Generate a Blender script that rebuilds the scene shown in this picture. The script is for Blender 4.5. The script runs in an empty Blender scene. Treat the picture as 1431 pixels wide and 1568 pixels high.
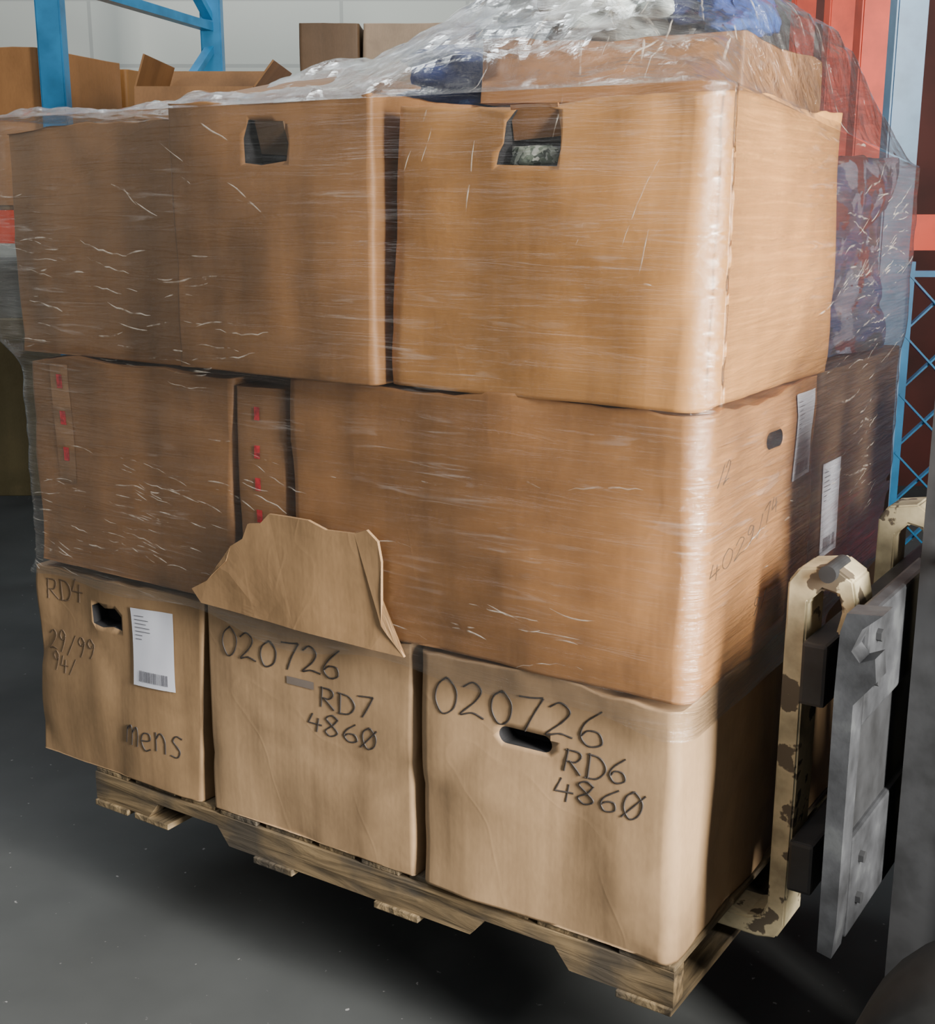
import bpy, bmesh, math, random
from mathutils import Vector, Matrix, noise
from mathutils.bvhtree import BVHTree
random.seed(7)
scene = bpy.context.scene
COL = scene.collection

# ------------------------------------------------------------------ frames
LOAD = Matrix.Translation((0.328, 1.8, 0)) @ Matrix.Rotation(math.radians(-33.3), 4, 'Z')
I4 = Matrix.Identity(4)

# ------------------------------------------------------------------ materials
def newmat(name):
    m = bpy.data.materials.new(name); m.use_nodes = True
    nt = m.node_tree; b = nt.nodes['Principled BSDF']
    return m, nt, b
def N(nt, t, **kw):
    n = nt.nodes.new(t)
    for k, v in kw.items():
        setattr(n, k, v)
    return n
def ramp(nt, stops):
    r = nt.nodes.new('ShaderNodeValToRGB')
    e = r.color_ramp.elements
    e[0].position, e[0].color = stops[0][0], stops[0][1]
    e[1].position, e[1].color = stops[1][0], stops[1][1]
    for p, c in stops[2:]:
        x = e.new(p); x.color = c
    return r
def C(r, g, b): return (r, g, b, 1)

def simple(name, col, rough=.5, metal=0, var=.15, scale=8, bump=.0, worn=None, coord='Object', wpos=.62):
    m, nt, b = newmat(name)
    tc = N(nt, 'ShaderNodeTexCoord')
    n = N(nt, 'ShaderNodeTexNoise'); n.inputs['Scale'].default_value = scale; n.inputs['Detail'].default_value = 6
    nt.links.new(tc.outputs[coord], n.inputs['Vector'])
    c1 = tuple(x*(1-var) for x in col[:3])+(1,); c2 = tuple(min(1, x*(1+var)) for x in col[:3])+(1,)
    st = [(.3, c1), (.58, c2)]
    if worn: st.append((wpos, worn))
    r = ramp(nt, st)
    nt.links.new(n.outputs['Fac'], r.inputs['Fac']); nt.links.new(r.outputs['Color'], b.inputs['Base Color'])
    b.inputs['Roughness'].default_value = rough; b.inputs['Metallic'].default_value = metal
    if bump:
        bp = N(nt, 'ShaderNodeBump'); bp.inputs['Strength'].default_value = bump; bp.inputs['Distance'].default_value = .01
        nt.links.new(n.outputs['Fac'], bp.inputs['Height']); nt.links.new(bp.outputs['Normal'], b.inputs['Normal'])
    return m

def cardboard(name, col, seed=0, band=.24):
    m, nt, b = newmat(name)
    L = nt.links.new
    tc = N(nt, 'ShaderNodeTexCoord')
    mp = N(nt, 'ShaderNodeMapping'); mp.inputs['Location'].default_value = (seed*3.1, seed*1.7, seed*.7)
    L(tc.outputs['Object'], mp.inputs['Vector'])
    def nz(scale, detail, vec, dist=0):
        n = N(nt, 'ShaderNodeTexNoise'); n.inputs['Scale'].default_value = scale; n.inputs['Detail'].default_value = detail
        n.inputs['Distortion'].default_value = dist; L(vec, n.inputs['Vector']); return n.outputs['Fac']
    n1 = nz(3.0, 6, mp.outputs['Vector'])
    mp2 = N(nt, 'ShaderNodeMapping'); mp2.inputs['Scale'].default_value = (9, 9, .5); mp2.inputs['Location'].default_value = (seed, seed*2, 0)
    L(tc.outputs['Object'], mp2.inputs['Vector']); n2 = nz(1.0, 4, mp2.outputs['Vector'])
    mp3 = N(nt, 'ShaderNodeMapping'); mp3.inputs['Scale'].default_value = (160, 160, 60)
    L(tc.outputs['Object'], mp3.inputs['Vector']); n3 = nz(1.0, 2, mp3.outputs['Vector'])
    n4 = nz(2.2, 2, mp.outputs['Vector'], .8)
    ab = N(nt, 'ShaderNodeMath', operation='SUBTRACT'); L(n4, ab.inputs[0]); ab.inputs[1].default_value = .5
    ab2 = N(nt, 'ShaderNodeMath', operation='ABSOLUTE'); L(ab.outputs[0], ab2.inputs[0])
    cr = ramp(nt, [(0, C(1, 1, 1)), (.010, C(0, 0, 0))]); L(ab2.outputs[0], cr.inputs['Fac'])
    a = N(nt, 'ShaderNodeMath', operation='MULTIPLY_ADD'); a.inputs[1].default_value = .9; L(n1, a.inputs[0])
    m2 = N(nt, 'ShaderNodeMath', operation='MULTIPLY'); m2.inputs[1].default_value = band*3.0; L(n2, m2.inputs[0])
    L(m2.outputs[0], a.inputs[2])
    m4 = N(nt, 'ShaderNodeMath', operation='MULTIPLY_ADD'); m4.inputs[1].default_value = .03
    L(cr.outputs['Color'], m4.inputs[0]); L(a.outputs[0], m4.inputs[2])
    m3 = N(nt, 'ShaderNodeMath', operation='MULTIPLY_ADD'); m3.inputs[1].default_value = .2
    L(n3, m3.inputs[0]); L(m4.outputs[0], m3.inputs[2])
    sc = N(nt, 'ShaderNodeMath', operation='MULTIPLY'); sc.inputs[1].default_value = .75; L(m3.outputs[0], sc.inputs[0])
    r = ramp(nt, [(.48, tuple(x*.68 for x in col[:3])+(1,)), (.86, tuple(min(1, x*1.28) for x in col[:3])+(1,))])
    L(sc.outputs[0], r.inputs['Fac'])
    n5 = nz(5.5, 7, mp.outputs['Vector'], .5)
    gr = ramp(nt, [(.56, C(0, 0, 0)), (.72, C(.5, .5, .5))]); L(n5, gr.inputs['Fac'])
    gx = N(nt, 'ShaderNodeMix', data_type='RGBA'); L(gr.outputs['Color'], gx.inputs['Factor']); L(r.outputs['Color'], gx.inputs['A'])
    gx.inputs['B'].default_value = tuple(x*.6 for x in col[:3])+(1,)
    L(gx.outputs['Result'], b.inputs['Base Color'])
    b.inputs['Roughness'].default_value = .55
    b.inputs['Specular IOR Level'].default_value = .35
    bp = N(nt, 'ShaderNodeBump'); bp.inputs['Strength'].default_value = .35; bp.inputs['Distance'].default_value = .012
    L(m4.outputs[0], bp.inputs['Height']); L(bp.outputs['Normal'], b.inputs['Normal'])
    return m

CB = [cardboard('cardboard_tan_%d' % i, c, i) for i, c in enumerate([
    (.33, .160, .060), (.255, .128, .050), (.28, .14, .056), (.47, .230, .074),
    (.27, .172, .090), (.33, .215, .118), (.12, .074, .041), (.31, .19, .095)])]
DARK = simple('hole_shade', (.012, .012, .014), .9)  # shade inside the hand holes, put into the colour
INK = simple('marker_ink', (.035, .028, .024), .6)
INKF = simple('marker_ink_faded', (.085, .055, .032), .7)
PAPER = simple('label_paper', (.68, .70, .78), .35, var=.04)
PRINT = simple('label_print', (.12, .12, .14), .5)
REDT = simple('red_tape', (.50, .02, .03), .3, var=.5, scale=90)

def film_mat(name, haze=.3, base=.03, sc=(2.2, 2.2, 34), rot=(.06, .05, 0), tint=(.9, .88, .86, 1), rough=.16, lo=.54, dist=.006, strength=.8, patchlo=.5, fmul=1.8):
    m = bpy.data.materials.new(name); m.use_nodes = True
    nt = m.node_tree; nt.nodes.clear()
    L = nt.links.new
    out = N(nt, 'ShaderNodeOutputMaterial')
    tc = N(nt, 'ShaderNodeTexCoord')
    mp = N(nt, 'ShaderNodeMapping'); mp.inputs['Scale'].default_value = sc; mp.inputs['Rotation'].default_value = rot
    L(tc.outputs['Object'], mp.inputs['Vector'])
    n1 = N(nt, 'ShaderNodeTexNoise'); n1.inputs['Scale'].default_value = 1.3; n1.inputs['Detail'].default_value = 8
    n1.inputs['Distortion'].default_value = 1.4; n1.inputs['Roughness'].default_value = .6
    L(mp.outputs['Vector'], n1.inputs['Vector'])
    n2 = N(nt, 'ShaderNodeTexNoise'); n2.inputs['Scale'].default_value = 3.2; n2.inputs['Detail'].default_value = 3
    L(tc.outputs['Object'], n2.inputs['Vector'])
    r1 = ramp(nt, [(lo, C(0, 0, 0)), (lo+.12, C(1, 1, 1))]); L(n1.outputs['Fac'], r1.inputs['Fac'])
    r2 = ramp(nt, [(patchlo, C(0, 0, 0)), (patchlo+.14, C(1, 1, 1))]); L(n2.outputs['Fac'], r2.inputs['Fac'])
    mu = N(nt, 'ShaderNodeMath', operation='MULTIPLY'); L(r1.outputs['Color'], mu.inputs[0]); L(r2.outputs['Color'], mu.inputs[1])
    ma = N(nt, 'ShaderNodeMath', operation='MULTIPLY_ADD'); ma.inputs[1].default_value = haze; ma.inputs[2].default_value = base
    L(mu.outputs[0], ma.inputs[0])
    bp = N(nt, 'ShaderNodeBump'); bp.inputs['Strength'].default_value = strength; bp.inputs['Distance'].default_value = dist
    L(n1.outputs['Fac'], bp.inputs['Height'])
    tr = N(nt, 'ShaderNodeBsdfTransparent')
    df = N(nt, 'ShaderNodeBsdfDiffuse'); df.inputs['Color'].default_value = tint
    tl = N(nt, 'ShaderNodeBsdfTranslucent'); tl.inputs['Color'].default_value = tint
    dt = N(nt, 'ShaderNodeMixShader'); dt.inputs['Fac'].default_value = .35; L(df.outputs[0], dt.inputs[1]); L(tl.outputs[0], dt.inputs[2])
    gl = N(nt, 'ShaderNodeBsdfGlossy'); gl.inputs['Roughness'].default_value = rough; gl.inputs['Color'].default_value = (1, 1, 1, 1)
    L(bp.outputs['Normal'], gl.inputs['Normal'])
    ge = N(nt, 'ShaderNodeNewGeometry')
    io = N(nt, 'ShaderNodeMix', data_type='FLOAT'); io.inputs['A'].default_value = 1.45; io.inputs['B'].default_value = 1/1.45
    L(ge.outputs['Backfacing'], io.inputs['Factor'])
    lw = N(nt, 'ShaderNodeFresnel'); L(io.outputs['Result'], lw.inputs['IOR'])
    L(bp.outputs['Normal'], lw.inputs['Normal'])
    mx = N(nt, 'ShaderNodeMixShader'); L(ma.outputs[0], mx.inputs['Fac']); L(tr.outputs[0], mx.inputs[1]); L(dt.outputs[0], mx.inputs[2])
    fm = N(nt, 'ShaderNodeMath', operation='MULTIPLY'); fm.inputs[1].default_value = fmul; fm.use_clamp = True
    L(lw.outputs[0], fm.inputs[0])
    mx2 = N(nt, 'ShaderNodeMixShader'); L(fm.outputs[0], mx2.inputs['Fac']); L(mx.outputs[0], mx2.inputs[1]); L(gl.outputs[0], mx2.inputs[2])
    L(mx2.outputs[0], out.inputs['Surface'])
    return m
FILM = film_mat('stretch_film', haze=.16, base=.004, sc=(4, 4, 55), rot=(.1, .12, 0), lo=.56, dist=.005, rough=.15, patchlo=.48, fmul=2.0)
FILMT = film_mat('stretch_film_bunched', haze=.18, base=.008, sc=(7, 16, 14), rot=(.5, .4, .6), rough=.08, lo=.58, dist=.016, fmul=2.0)
def fold_mat():
    m = bpy.data.materials.new('stretch_film_fold'); m.use_nodes = True
    nt = m.node_tree; nt.nodes.clear(); L = nt.links.new
    out = N(nt, 'ShaderNodeOutputMaterial'); tr = N(nt, 'ShaderNodeBsdfTransparent')
    df = N(nt, 'ShaderNodeBsdfDiffuse'); df.inputs['Color'].default_value = (.95, .86, .74, 1)
    gl = N(nt, 'ShaderNodeBsdfGlossy'); gl.inputs['Roughness'].default_value = .2
    tc = N(nt, 'ShaderNodeTexCoord'); n = N(nt, 'ShaderNodeTexNoise'); n.inputs['Scale'].default_value = 35; n.inputs['Detail'].default_value = 3
    L(tc.outputs['Object'], n.inputs['Vector']); r = ramp(nt, [(.42, C(0, 0, 0)), (.64, C(.48, .48, .48))]); L(n.outputs['Fac'], r.inputs['Fac'])
    m0 = N(nt, 'ShaderNodeMixShader'); m0.inputs['Fac'].default_value = .5; L(df.outputs[0], m0.inputs[1]); L(gl.outputs[0], m0.inputs[2])
    m1 = N(nt, 'ShaderNodeMixShader'); L(r.outputs['Color'], m1.inputs['Fac']); L(tr.outputs[0], m1.inputs[1]); L(m0.outputs[0], m1.inputs[2])
    L(m1.outputs[0], out.inputs['Surface']); return m
FOLD = fold_mat()

# ------------------------------------------------------------------ mesh helpers
def obj_from_bm(name, bm, mats, M=I4, parent=None, smooth=False):
    me = bpy.data.meshes.new(name); bm.to_mesh(me); bm.free()
    if not isinstance(mats, (list, tuple)): mats = [mats]
    for m in mats: me.materials.append(m)
    if smooth:
        for p in me.polygons: p.use_smooth = True
    o = bpy.data.objects.new(name, me); COL.objects.link(o)
    if parent: o.parent = parent
    o.matrix_local = M
    return o
def empty(name, M=I4):
    e = bpy.data.objects.new(name, None); COL.objects.link(e); e.matrix_world = M; e.empty_display_size = .1
    return e
def add_box(bm, x0, x1, y0, y1, z0, z1, mi=0, bev=0.0, M=None):
    vs = [bm.verts.new(v) for v in [(x0,y0,z0),(x1,y0,z0),(x1,y1,z0),(x0,y1,z0),(x0,y0,z1),(x1,y0,z1),(x1,y1,z1),(x0,y1,z1)]]
    fs = [bm.faces.new([vs[i] for i in f]) for f in [(3,2,1,0),(4,5,6,7),(0,1,5,4),(1,2,6,5),(2,3,7,6),(3,0,4,7)]]
    for f in fs: f.material_index = mi
    if bev:
        r = bmesh.ops.bevel(bm, geom=list({e for f in fs for e in f.edges}), offset=bev, segments=2, affect='EDGES', profile=.6)
        for f in r['faces']: f.material_index = mi
        vs = list({v for f in r['faces'] for v in f.verts} | {v for f in fs if f.is_valid for v in f.verts})
    if M is not None:
        for v in vs:
            if v.is_valid: v.co = M @ v.co
    return vs
def add_beam(bm, a, b, w, d, mi=0):
    a = Vector(a); b = Vector(b); L = (b-a).length
    q = (b-a).to_track_quat('Z', 'Y').to_matrix().to_4x4()
    add_box(bm, -w/2, w/2, -d/2, d/2, 0, L, mi, M=Matrix.Translation(a) @ q)
def add_cyl(bm, a, b, r, seg=20, mi=0, r2=None):
    a = Vector(a); b = Vector(b); L = (b-a).length
    q = (b-a).to_track_quat('Z', 'Y').to_matrix().to_4x4()
    M = Matrix.Translation((a+b)/2) @ q
    res = bmesh.ops.create_cone(bm, cap_ends=True, segments=seg, radius1=r, radius2=r if r2 is None else r2, depth=L, matrix=M)
    for f in {f for v in res['verts'] for f in v.link_faces}: f.material_index = mi
def add_profile(bm, pts, y0, y1, mi=0, M=None):
    a = [bm.verts.new((p[0], y0, p[1])) for p in pts]; b = [bm.verts.new((p[0], y1, p[1])) for p in pts]
    n = len(pts)
    fs = [bm.faces.new(a), bm.faces.new(b[::-1])]
    for i in range(n):
        fs.append(bm.faces.new([a[i], b[i], b[(i+1) % n], a[(i+1) % n]]))
    for f in fs: f.material_index = mi
    bmesh.ops.recalc_face_normals(bm, faces=fs)
    if M is not None:
        for v in a+b: v.co = M @ v.co

def coords(a, b, r, n):
    L = b-a
    c = [a, a+r*.15, a+r*.35, a+r*.6, a+r*.85]
    for i in range(n+1): c.append(a+r + (L-2*r)*i/n)
    c += [b-r*.85, b-r*.6, b-r*.35, b-r*.15, b]
    return c
def box_bm(x0, x1, y0, y1, z0, z1, r=.02, seed=0, amp=.004, bulge=.003, n=24, shear=(0, 0), crush=1.0):
    bm = bmesh.new()
    X, Y, Z = coords(x0, x1, r, n), coords(y0, y1, r, n), coords(z0, z1, r, n)
    cache = {}
    def V(p):
        k = (round(p[0], 6), round(p[1], 6), round(p[2], 6))
        if k not in cache: cache[k] = bm.verts.new(p)
        return cache[k]
    def face(A, B, f, flip):
        for i in range(len(A)-1):
            for j in range(len(B)-1):
                q = [V(f(A[i], B[j])), V(f(A[i+1], B[j])), V(f(A[i+1], B[j+1])), V(f(A[i], B[j+1]))]
                if flip: q.reverse()
                bm.faces.new(q)
    face(X, Z, lambda a, b: (a, y0, b), False); face(X, Z, lambda a, b: (a, y1, b), True)
    face(Y, Z, lambda a, b: (x1, a, b), False); face(Y, Z, lambda a, b: (x0, a, b), True)
    face(X, Y, lambda a, b: (a, b, z1), False); face(X, Y, lambda a, b: (a, b, z0), True)
    lo = Vector((x0+r, y0+r, 0)); hi = Vector((x1-r, y1-r, 0))
    cx, cy, cz = (x0+x1)/2, (y0+y1)/2, (z0+z1)/2
    for v in bm.verts:
        p = v.co.copy()
        q = Vector((min(max(p.x, lo.x), hi.x), min(max(p.y, lo.y), hi.y), p.z))
        d = Vector((p.x-q.x, p.y-q.y, 0)); out = Vector((0, 0, 0))
        if d.length > 1e-6:
            k = min(1, max(abs(d.x), abs(d.y))/r)
            d.normalize(); out = d*(k**3); p = q+d*r*k
        fx, fy, fz = abs(p.x-cx)/((x1-x0)/2), abs(p.y-cy)/((y1-y0)/2), abs(p.z-cz)/((z1-z0)/2)
        P = Vector((p.x*4+seed*7.3, p.y*4, p.z*4))
        ns = noise.noise(P*1.3)*amp + noise.noise(Vector((p.x*14+seed, p.y*14+3, p.z*6)))*amp*.3
        rd = (1-abs(noise.noise(P*.9+Vector((3, 8, seed)))))**9
        rd2 = (1-abs(noise.noise(Vector((P.x*.5-P.z*.8, P.y, P.z*.5+P.x*.6+seed)))))**12
        prof = max(0, (1-min(fx, fy)**2)*(1-fz*fz))
        p = p+out*(ns-amp*.7-rd*amp*.4+rd2*amp*.25+bulge*prof)
        t = (p.z-z0)/(z1-z0)
        wv = noise.noise(Vector((p.x*5+seed*2.2, p.y*5, .5)))*amp*1.6 - abs(noise.noise(Vector((p.x*11+seed, p.y*11, 4))))*amp*.9
        p.z += wv*crush*max(0, (t-.6)/.4)**2
        p.z += noise.noise(Vector((p.x*4+seed*1.3, p.y*4, 7)))*amp*.35*crush*max(0, (.3-t)/.3)
        p.x += shear[0]*(t-.5); p.y += shear[1]*(t-.5)
        v.co = p
    return bm

def stadium(w, h):
    pts = []; r = h/2
    for i in range(12):
        a = -math.pi/2+math.pi*i/11; pts.append((w/2-r+r*math.cos(a), r*math.sin(a)))
    for i in range(12):
        a = math.pi/2+math.pi*i/11; pts.append((-w/2+r+r*math.cos(a), r*math.sin(a)))
    return pts

def cut(obj, cutters):
    n0 = len(obj.data.polygons)
    for pts, cx, cz, dep, face, base in cutters:
        bm = bmesh.new()
        M = Matrix.Translation((cx, base-.03, cz)) if face == 'front' else Matrix.Translation((base+.03, cx, cz)) @ Matrix.Rotation(math.pi/2, 4, 'Z')
        add_profile(bm, pts, 0, .03+dep, M=M)
        bmesh.ops.triangulate(bm, faces=bm.faces[:])
        bmesh.ops.recalc_face_normals(bm, faces=bm.faces[:])
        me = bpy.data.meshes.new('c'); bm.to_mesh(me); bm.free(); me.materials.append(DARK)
        c = bpy.data.objects.new('c', me); COL.objects.link(c); c.matrix_world = obj.matrix_world.copy()
        ok = False
        for solver, self_i in (('EXACT', False), ('EXACT', True), ('FAST', False)):
            md = obj.modifiers.new('b', 'BOOLEAN'); md.operation = 'DIFFERENCE'; md.object = c
            try: md.solver = solver
            except Exception: continue
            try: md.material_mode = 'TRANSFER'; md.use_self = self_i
            except Exception: pass
            bpy.context.view_layer.update()
            dg = bpy.context.evaluated_depsgraph_get()
            nm = bpy.data.meshes.new_from_object(obj.evaluated_get(dg))
            obj.modifiers.clear()
            n1 = len(nm.polygons)
            if n1 > n0*.9 and n1 != n0:
                obj.data = nm; ok = True; break
        if not ok: print('cut FAILED', obj.name, n0, n1)
        bpy.data.objects.remove(c)

class Box: pass
def carton(x0, x1, y0, y1, z0, z1, mat, seed, name='cardboard_box', M=LOAD, **kw):
    bm = box_bm(x0, x1, y0, y1, z0, z1, seed=seed, **kw)
    b = Box(); b.bvh = BVHTree.FromBMesh(bm)
    cx, cy = (x0+x1)/2, (y0+y1)/2
    T = Matrix.Translation((-cx, -cy, -z0))
    bm.transform(T)
    bmesh.ops.recalc_face_normals(bm, faces=bm.faces[:])
    b.T = T; b.y0 = y0; b.x1 = x1
    b.o = obj_from_bm(name, bm, mat, M @ Matrix.Translation((cx, cy, z0)), smooth=True)
    b.cx, b.cy, b.z0 = cx, cy, z0
    return b
def holes(b, lst):
    out = []
    for pts, c, z, dep, face in lst:
        if face == 'front': out.append((pts, c-b.cx, z-b.z0, dep, face, b.y0-b.cy))
        else: out.append((pts, c-b.cy, z-b.z0, dep, face, b.x1-b.cx))
    cut(b.o, out)
def proj(b, s, z, face='front', off=.0012):
    if face == 'front':
        h = b.bvh.ray_cast(Vector((s, -2, z)), Vector((0, 1, 0)))[0]
        y = h.y if h else b.y0
        return Vector((s, y-off, z))
    h = b.bvh.ray_cast(Vector((3, s, z)), Vector((-1, 0, 0)))[0]
    x = h.x if h else b.x1
    return Vector((x+off, s, z))

# ---------------- handwriting
G = {
 '0': [[(.3,1),(.08,.75),(.05,.35),(.25,0),(.5,.2),(.55,.65),(.35,.97),(.25,.95)]],
 'O': [[(.3,1),(.08,.75),(.05,.35),(.25,0),(.5,.2),(.55,.65),(.35,.97),(.25,.95)],[(-.02,0),(.62,.95)]],
 '2': [[(.02,.8),(.25,1),(.48,.8),(.35,.45),(0,0),(.3,.1),(.6,.03)]],
 '3': [[(.02,.85),(.3,1),(.45,.75),(.2,.55),(.5,.3),(.3,0),(0,.1)]],
 '7': [[(0,.93),(.3,.96),(.56,1)],[(.56,1),(.38,.5),(.22,0)]],
 '6': [[(.5,1),(.15,.6),(.05,.25),(.25,0),(.52,.15),(.45,.42),(.2,.42),(.07,.25)]],
 '4': [[(.2,.95),(.02,.4)],[(.02,.4),(.58,.42)],[(.42,.75),(.38,0)]],
 '8': [[(.5,.85),(.25,1),(.05,.78),(.3,.52),(.52,.22),(.25,0),(.03,.2),(.3,.52),(.5,.85)]],
 'R': [[(.05,0),(.07,1)],[(0,.95),(.4,.95),(.5,.75),(.35,.5),(.07,.48)],[(.15,.48),(.58,0)]],
 'D': [[(.08,0),(.08,1)],[(0,.97),(.4,.9),(.6,.5),(.4,.08),(0,.0)]],
 'M': [[(0,0),(.03,.75)],[(.03,.6),(.2,.8),(.28,.5),(.28,0)],[(.28,.5),(.45,.8),(.55,.5),(.56,0)]],
 'e': [[(.05,.35),(.45,.42),(.4,.7),(.15,.65),(.05,.3),(.25,0),(.5,.1)]],
 'n': [[(.05,.7),(.06,0)],[(.06,.45),(.25,.72),(.45,.5),(.46,0)]],
 's': [[(.5,.7),(.25,.75),(.12,.55),(.42,.3),(.35,.03),(.05,.05)]],
 '9': [[(.5,.8),(.25,1),(.1,.75),(.3,.55),(.5,.8),(.45,.4),(.3,0)]],
 '/': [[(.1,0),(.5,1)]],
}
def catmull(P, n=7):
    if len(P) == 2: return [Vector(P[0]).lerp(Vector(P[1]), i/6) for i in range(7)]
    P = [Vector(p) for p in P]; Q = [2*P[0]-P[1]]+P+[2*P[-1]-P[-2]]; out = []
    for i in range(1, len(Q)-2):
        for k in range(n):
            t = k/n
            out.append(.5*((2*Q[i])+(-Q[i-1]+Q[i+1])*t+(2*Q[i-1]-5*Q[i]+4*Q[i+1]-Q[i+2])*t*t+(-Q[i-1]+3*Q[i]-3*Q[i+1]+Q[i+2])*t**3))
    out.append(P[-1]); return out
RW = random.Random(11)
def write(b, text, s0, s1, z, h, face='front', mat=INK, r=.0016, slope=0., name='marker_writing'):
    cu = bpy.data.curves.new(name, 'CURVE'); cu.dimensions = '3D'; cu.bevel_depth = r; cu.bevel_resolution = 1
    cu.materials.append(mat)
    n = len(text); adv = (s1-s0)/n; w = adv*.86
    for i, ch in enumerate(text):
        sk = RW.uniform(.0, .16); dz = RW.uniform(-.07, .07)*h; hs = RW.uniform(.9, 1.08)
        for st in G.get(ch, []):
            pts = catmull([(p[0]+RW.uniform(-.02, .02), p[1]+RW.uniform(-.02, .02)) for p in st])
            sp = cu.splines.new('POLY'); sp.points.add(len(pts)-1)
            for k, p in enumerate(pts):
                s = s0+adv*i+p.x/.6*w+sk*h*(p.y-.5)
                zz = z-h/2+p.y*h*hs+slope*(s-s0)+dz
                q = b.T @ proj(b, s, zz, face, .0003)
                sp.points[k].co = (q.x, q.y, q.z, 1)
                sp.points[k].radius = RW.uniform(.8, 1.15)
    o = bpy.data.objects.new(name, cu); COL.objects.link(o); o.parent = b.o
    return o
def patch(b, s0, s1, z0, z1, mat, name, face='front', off=.0015, nx=8, nz=8, skew=0):
    bm = bmesh.new(); g = []
    for i in range(nx+1):
        row = []
        for j in range(nz+1):
            s = s0+(s1-s0)*i/nx; z = z0+(z1-z0)*j/nz
            row.append(bm.verts.new(b.T @ proj(b, s, z+skew*(s-s0), face, off)))
        g.append(row)
    for i in range(nx):
        for j in range(nz):
            bm.faces.new([g[i][j], g[i+1][j], g[i+1][j+1], g[i][j+1]])
    o = obj_from_bm(name, bm, mat, smooth=True); o.parent = b.o; o.matrix_local = I4
    return o
def label(b, s0, s1, z0, z1, face='front', skew=0):
    patch(b, s0, s1, z0, z1, PAPER, 'shipping_label', face, .0025, skew=skew)
    w, h = s1-s0, z1-z0
    bm = bmesh.new()
    def q(a0, a1, c0, c1):
        v = []
        for (a, c) in ((a0, c0), (a1, c0), (a1, c1), (a0, c1)):
            s = s0+a*w; v.append(bm.verts.new(b.T @ proj(b, s, z0+c*h+skew*(s-s0), face, .0034)))
        bm.faces.new(v)
    rnd = random.Random(3)
    for i in range(7):
        c = .9-.05*i; q(.08, .08+rnd.uniform(.15, .5), c, c+.009)
    a = .15
    while a < .85:
        ww = rnd.choice([.008, .014, .022]); q(a, a+ww, .06, .2); a += ww+rnd.choice([.01, .018])
    o = obj_from_bm('label_print', bm, PRINT); o.parent = b.o; o.matrix_local = I4

# ================================================================== LOAD
Z0, Z1, Z2, Z3 = .364, .807, 1.253, 1.697
g = .004
b_l = carton(-1.525, -1.022, 0, .53, Z0, Z1-.012, CB[4], 1, r=.016, amp=.009, shear=(.03, 0))
b_m = carton(-1.015, -.505, 0.000, .53, Z0, Z1-.002, CB[5], 2, r=.016, amp=.009)
b_r = carton(-.502, .002, -.008, .53, Z0, Z1, CB[5], 3, r=.030, amp=.010)
m_l = carton(-1.485, -.915, .0, .53, Z1+g, Z2-.008, CB[2], 4, r=.018, amp=.009, shear=(.025, 0))
m_n = carton(-.908, -.785, .006, .53, Z1+g, Z2-.022, CB[2], 5, r=.010, n=10)
m_r = carton(-.785, .012, -.008, .55, Z1+g, Z2, CB[0], 6, r=.034, amp=.010, bulge=.008)
t_l = carton(-1.528, -1.022, .02, .53, Z2+g-.006, Z3, CB[1], 7, r=.016, amp=.010)
t_m = carton(-1.02, -.552, -.03, .53, Z2+g, Z3+.02, CB[1], 8, r=.018, amp=.009)
t_r = carton(-.55, .012, -.012, .59, Z2+g, Z3, CB[3], 9, r=.040, amp=.009, shear=(.012, 0))
carton(-1.5, -1.02, .545, 1.04, Z0, Z1, CB[4], 11, n=6)
carton(-1.0, -.50, .545, 1.04, Z0, Z1, CB[5], 12, n=6)
carton(-.49, 0, .545, 1.06, Z0, Z1, CB[4], 13, n=8)
carton(-1.46, -.75, .56, 1.04, Z1+g, Z2, CB[2], 14, n=6)
m_b = carton(-.72, .0, .57, 1.08, Z1+g, Z2, CB[6], 15, n=10)
carton(-1.46, -1.0, .56, 1.04, Z2+g, Z3, CB[1], 16, n=6)
carton(-.98, -.56, .56, 1.04, Z2+g, Z3+.01, CB[1], 17, n=6)

write(b_m, '020726', -.965, -.66, .728, .055, slope=.02)
write(b_m, 'RD7', -.72, -.59, .668, .043)
write(b_m, '486O', -.75, -.585, .612, .040, slope=-.02)
write(b_r, '020726', -.459, -.125, .738, .065)
write(b_r, 'RD6', -.205, -.085, .675, .044)
write(b_r, '486O', -.222, -.055, .622, .044)
write(b_l, 'Mens', -1.245, -1.08, .478, .058, slope=-.03)
write(b_l, 'RD4', -1.47, -1.36, .752, .05, mat=INKF)
write(b_l, '29/99', -1.48, -1.33, .632, .045, mat=INKF, r=.0012)
write(b_l, '94/', -1.47, -1.39, .585, .04, mat=INKF, r=.0012)
label(b_l, -1.215, -1.095, .585, .75, skew=.06)
label(m_r, .40, .50, 1.085, 1.235, face='side')
label(m_b, .60, .70, .90, 1.08, face='side')
write(m_r, '4029/74', .06, .34, 1.0, .03, face='side', mat=INKF, r=.0008, slope=.25)
write(m_r, '9/', .24, .30, .90, .03, face='side', mat=INKF, r=.0008, slope=.25)
write(m_r, '/2', .06, .11, 1.15, .03, face='side', mat=INKF, r=.0008, slope=.25)
for z in (1.2, 1.125, 1.05):
    patch(m_l, -1.385, -1.368, z-.014, z+.014, REDT, 'red_tape_mark', nx=3, nz=3, off=.002)
for z in (1.18, 1.11, 1.05, .99):
    patch(m_n, -.858, -.845, z-.012, z+.012, REDT, 'red_tape_mark', nx=3, nz=3, off=.002)
TAPE = simple('packing_tape', (.29, .15, .062), .3, var=.25, scale=20)
patch(m_l, -1.405, -1.35, .99, 1.235, TAPE, 'packing_tape', nx=4, nz=12, off=.0012)
GREY = simple('grey_smudge', (.16, .13, .11), .6)
patch(b_m, -.80, -.735, .675, .69, GREY, 'grey_smudge', off=.0014)

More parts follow.
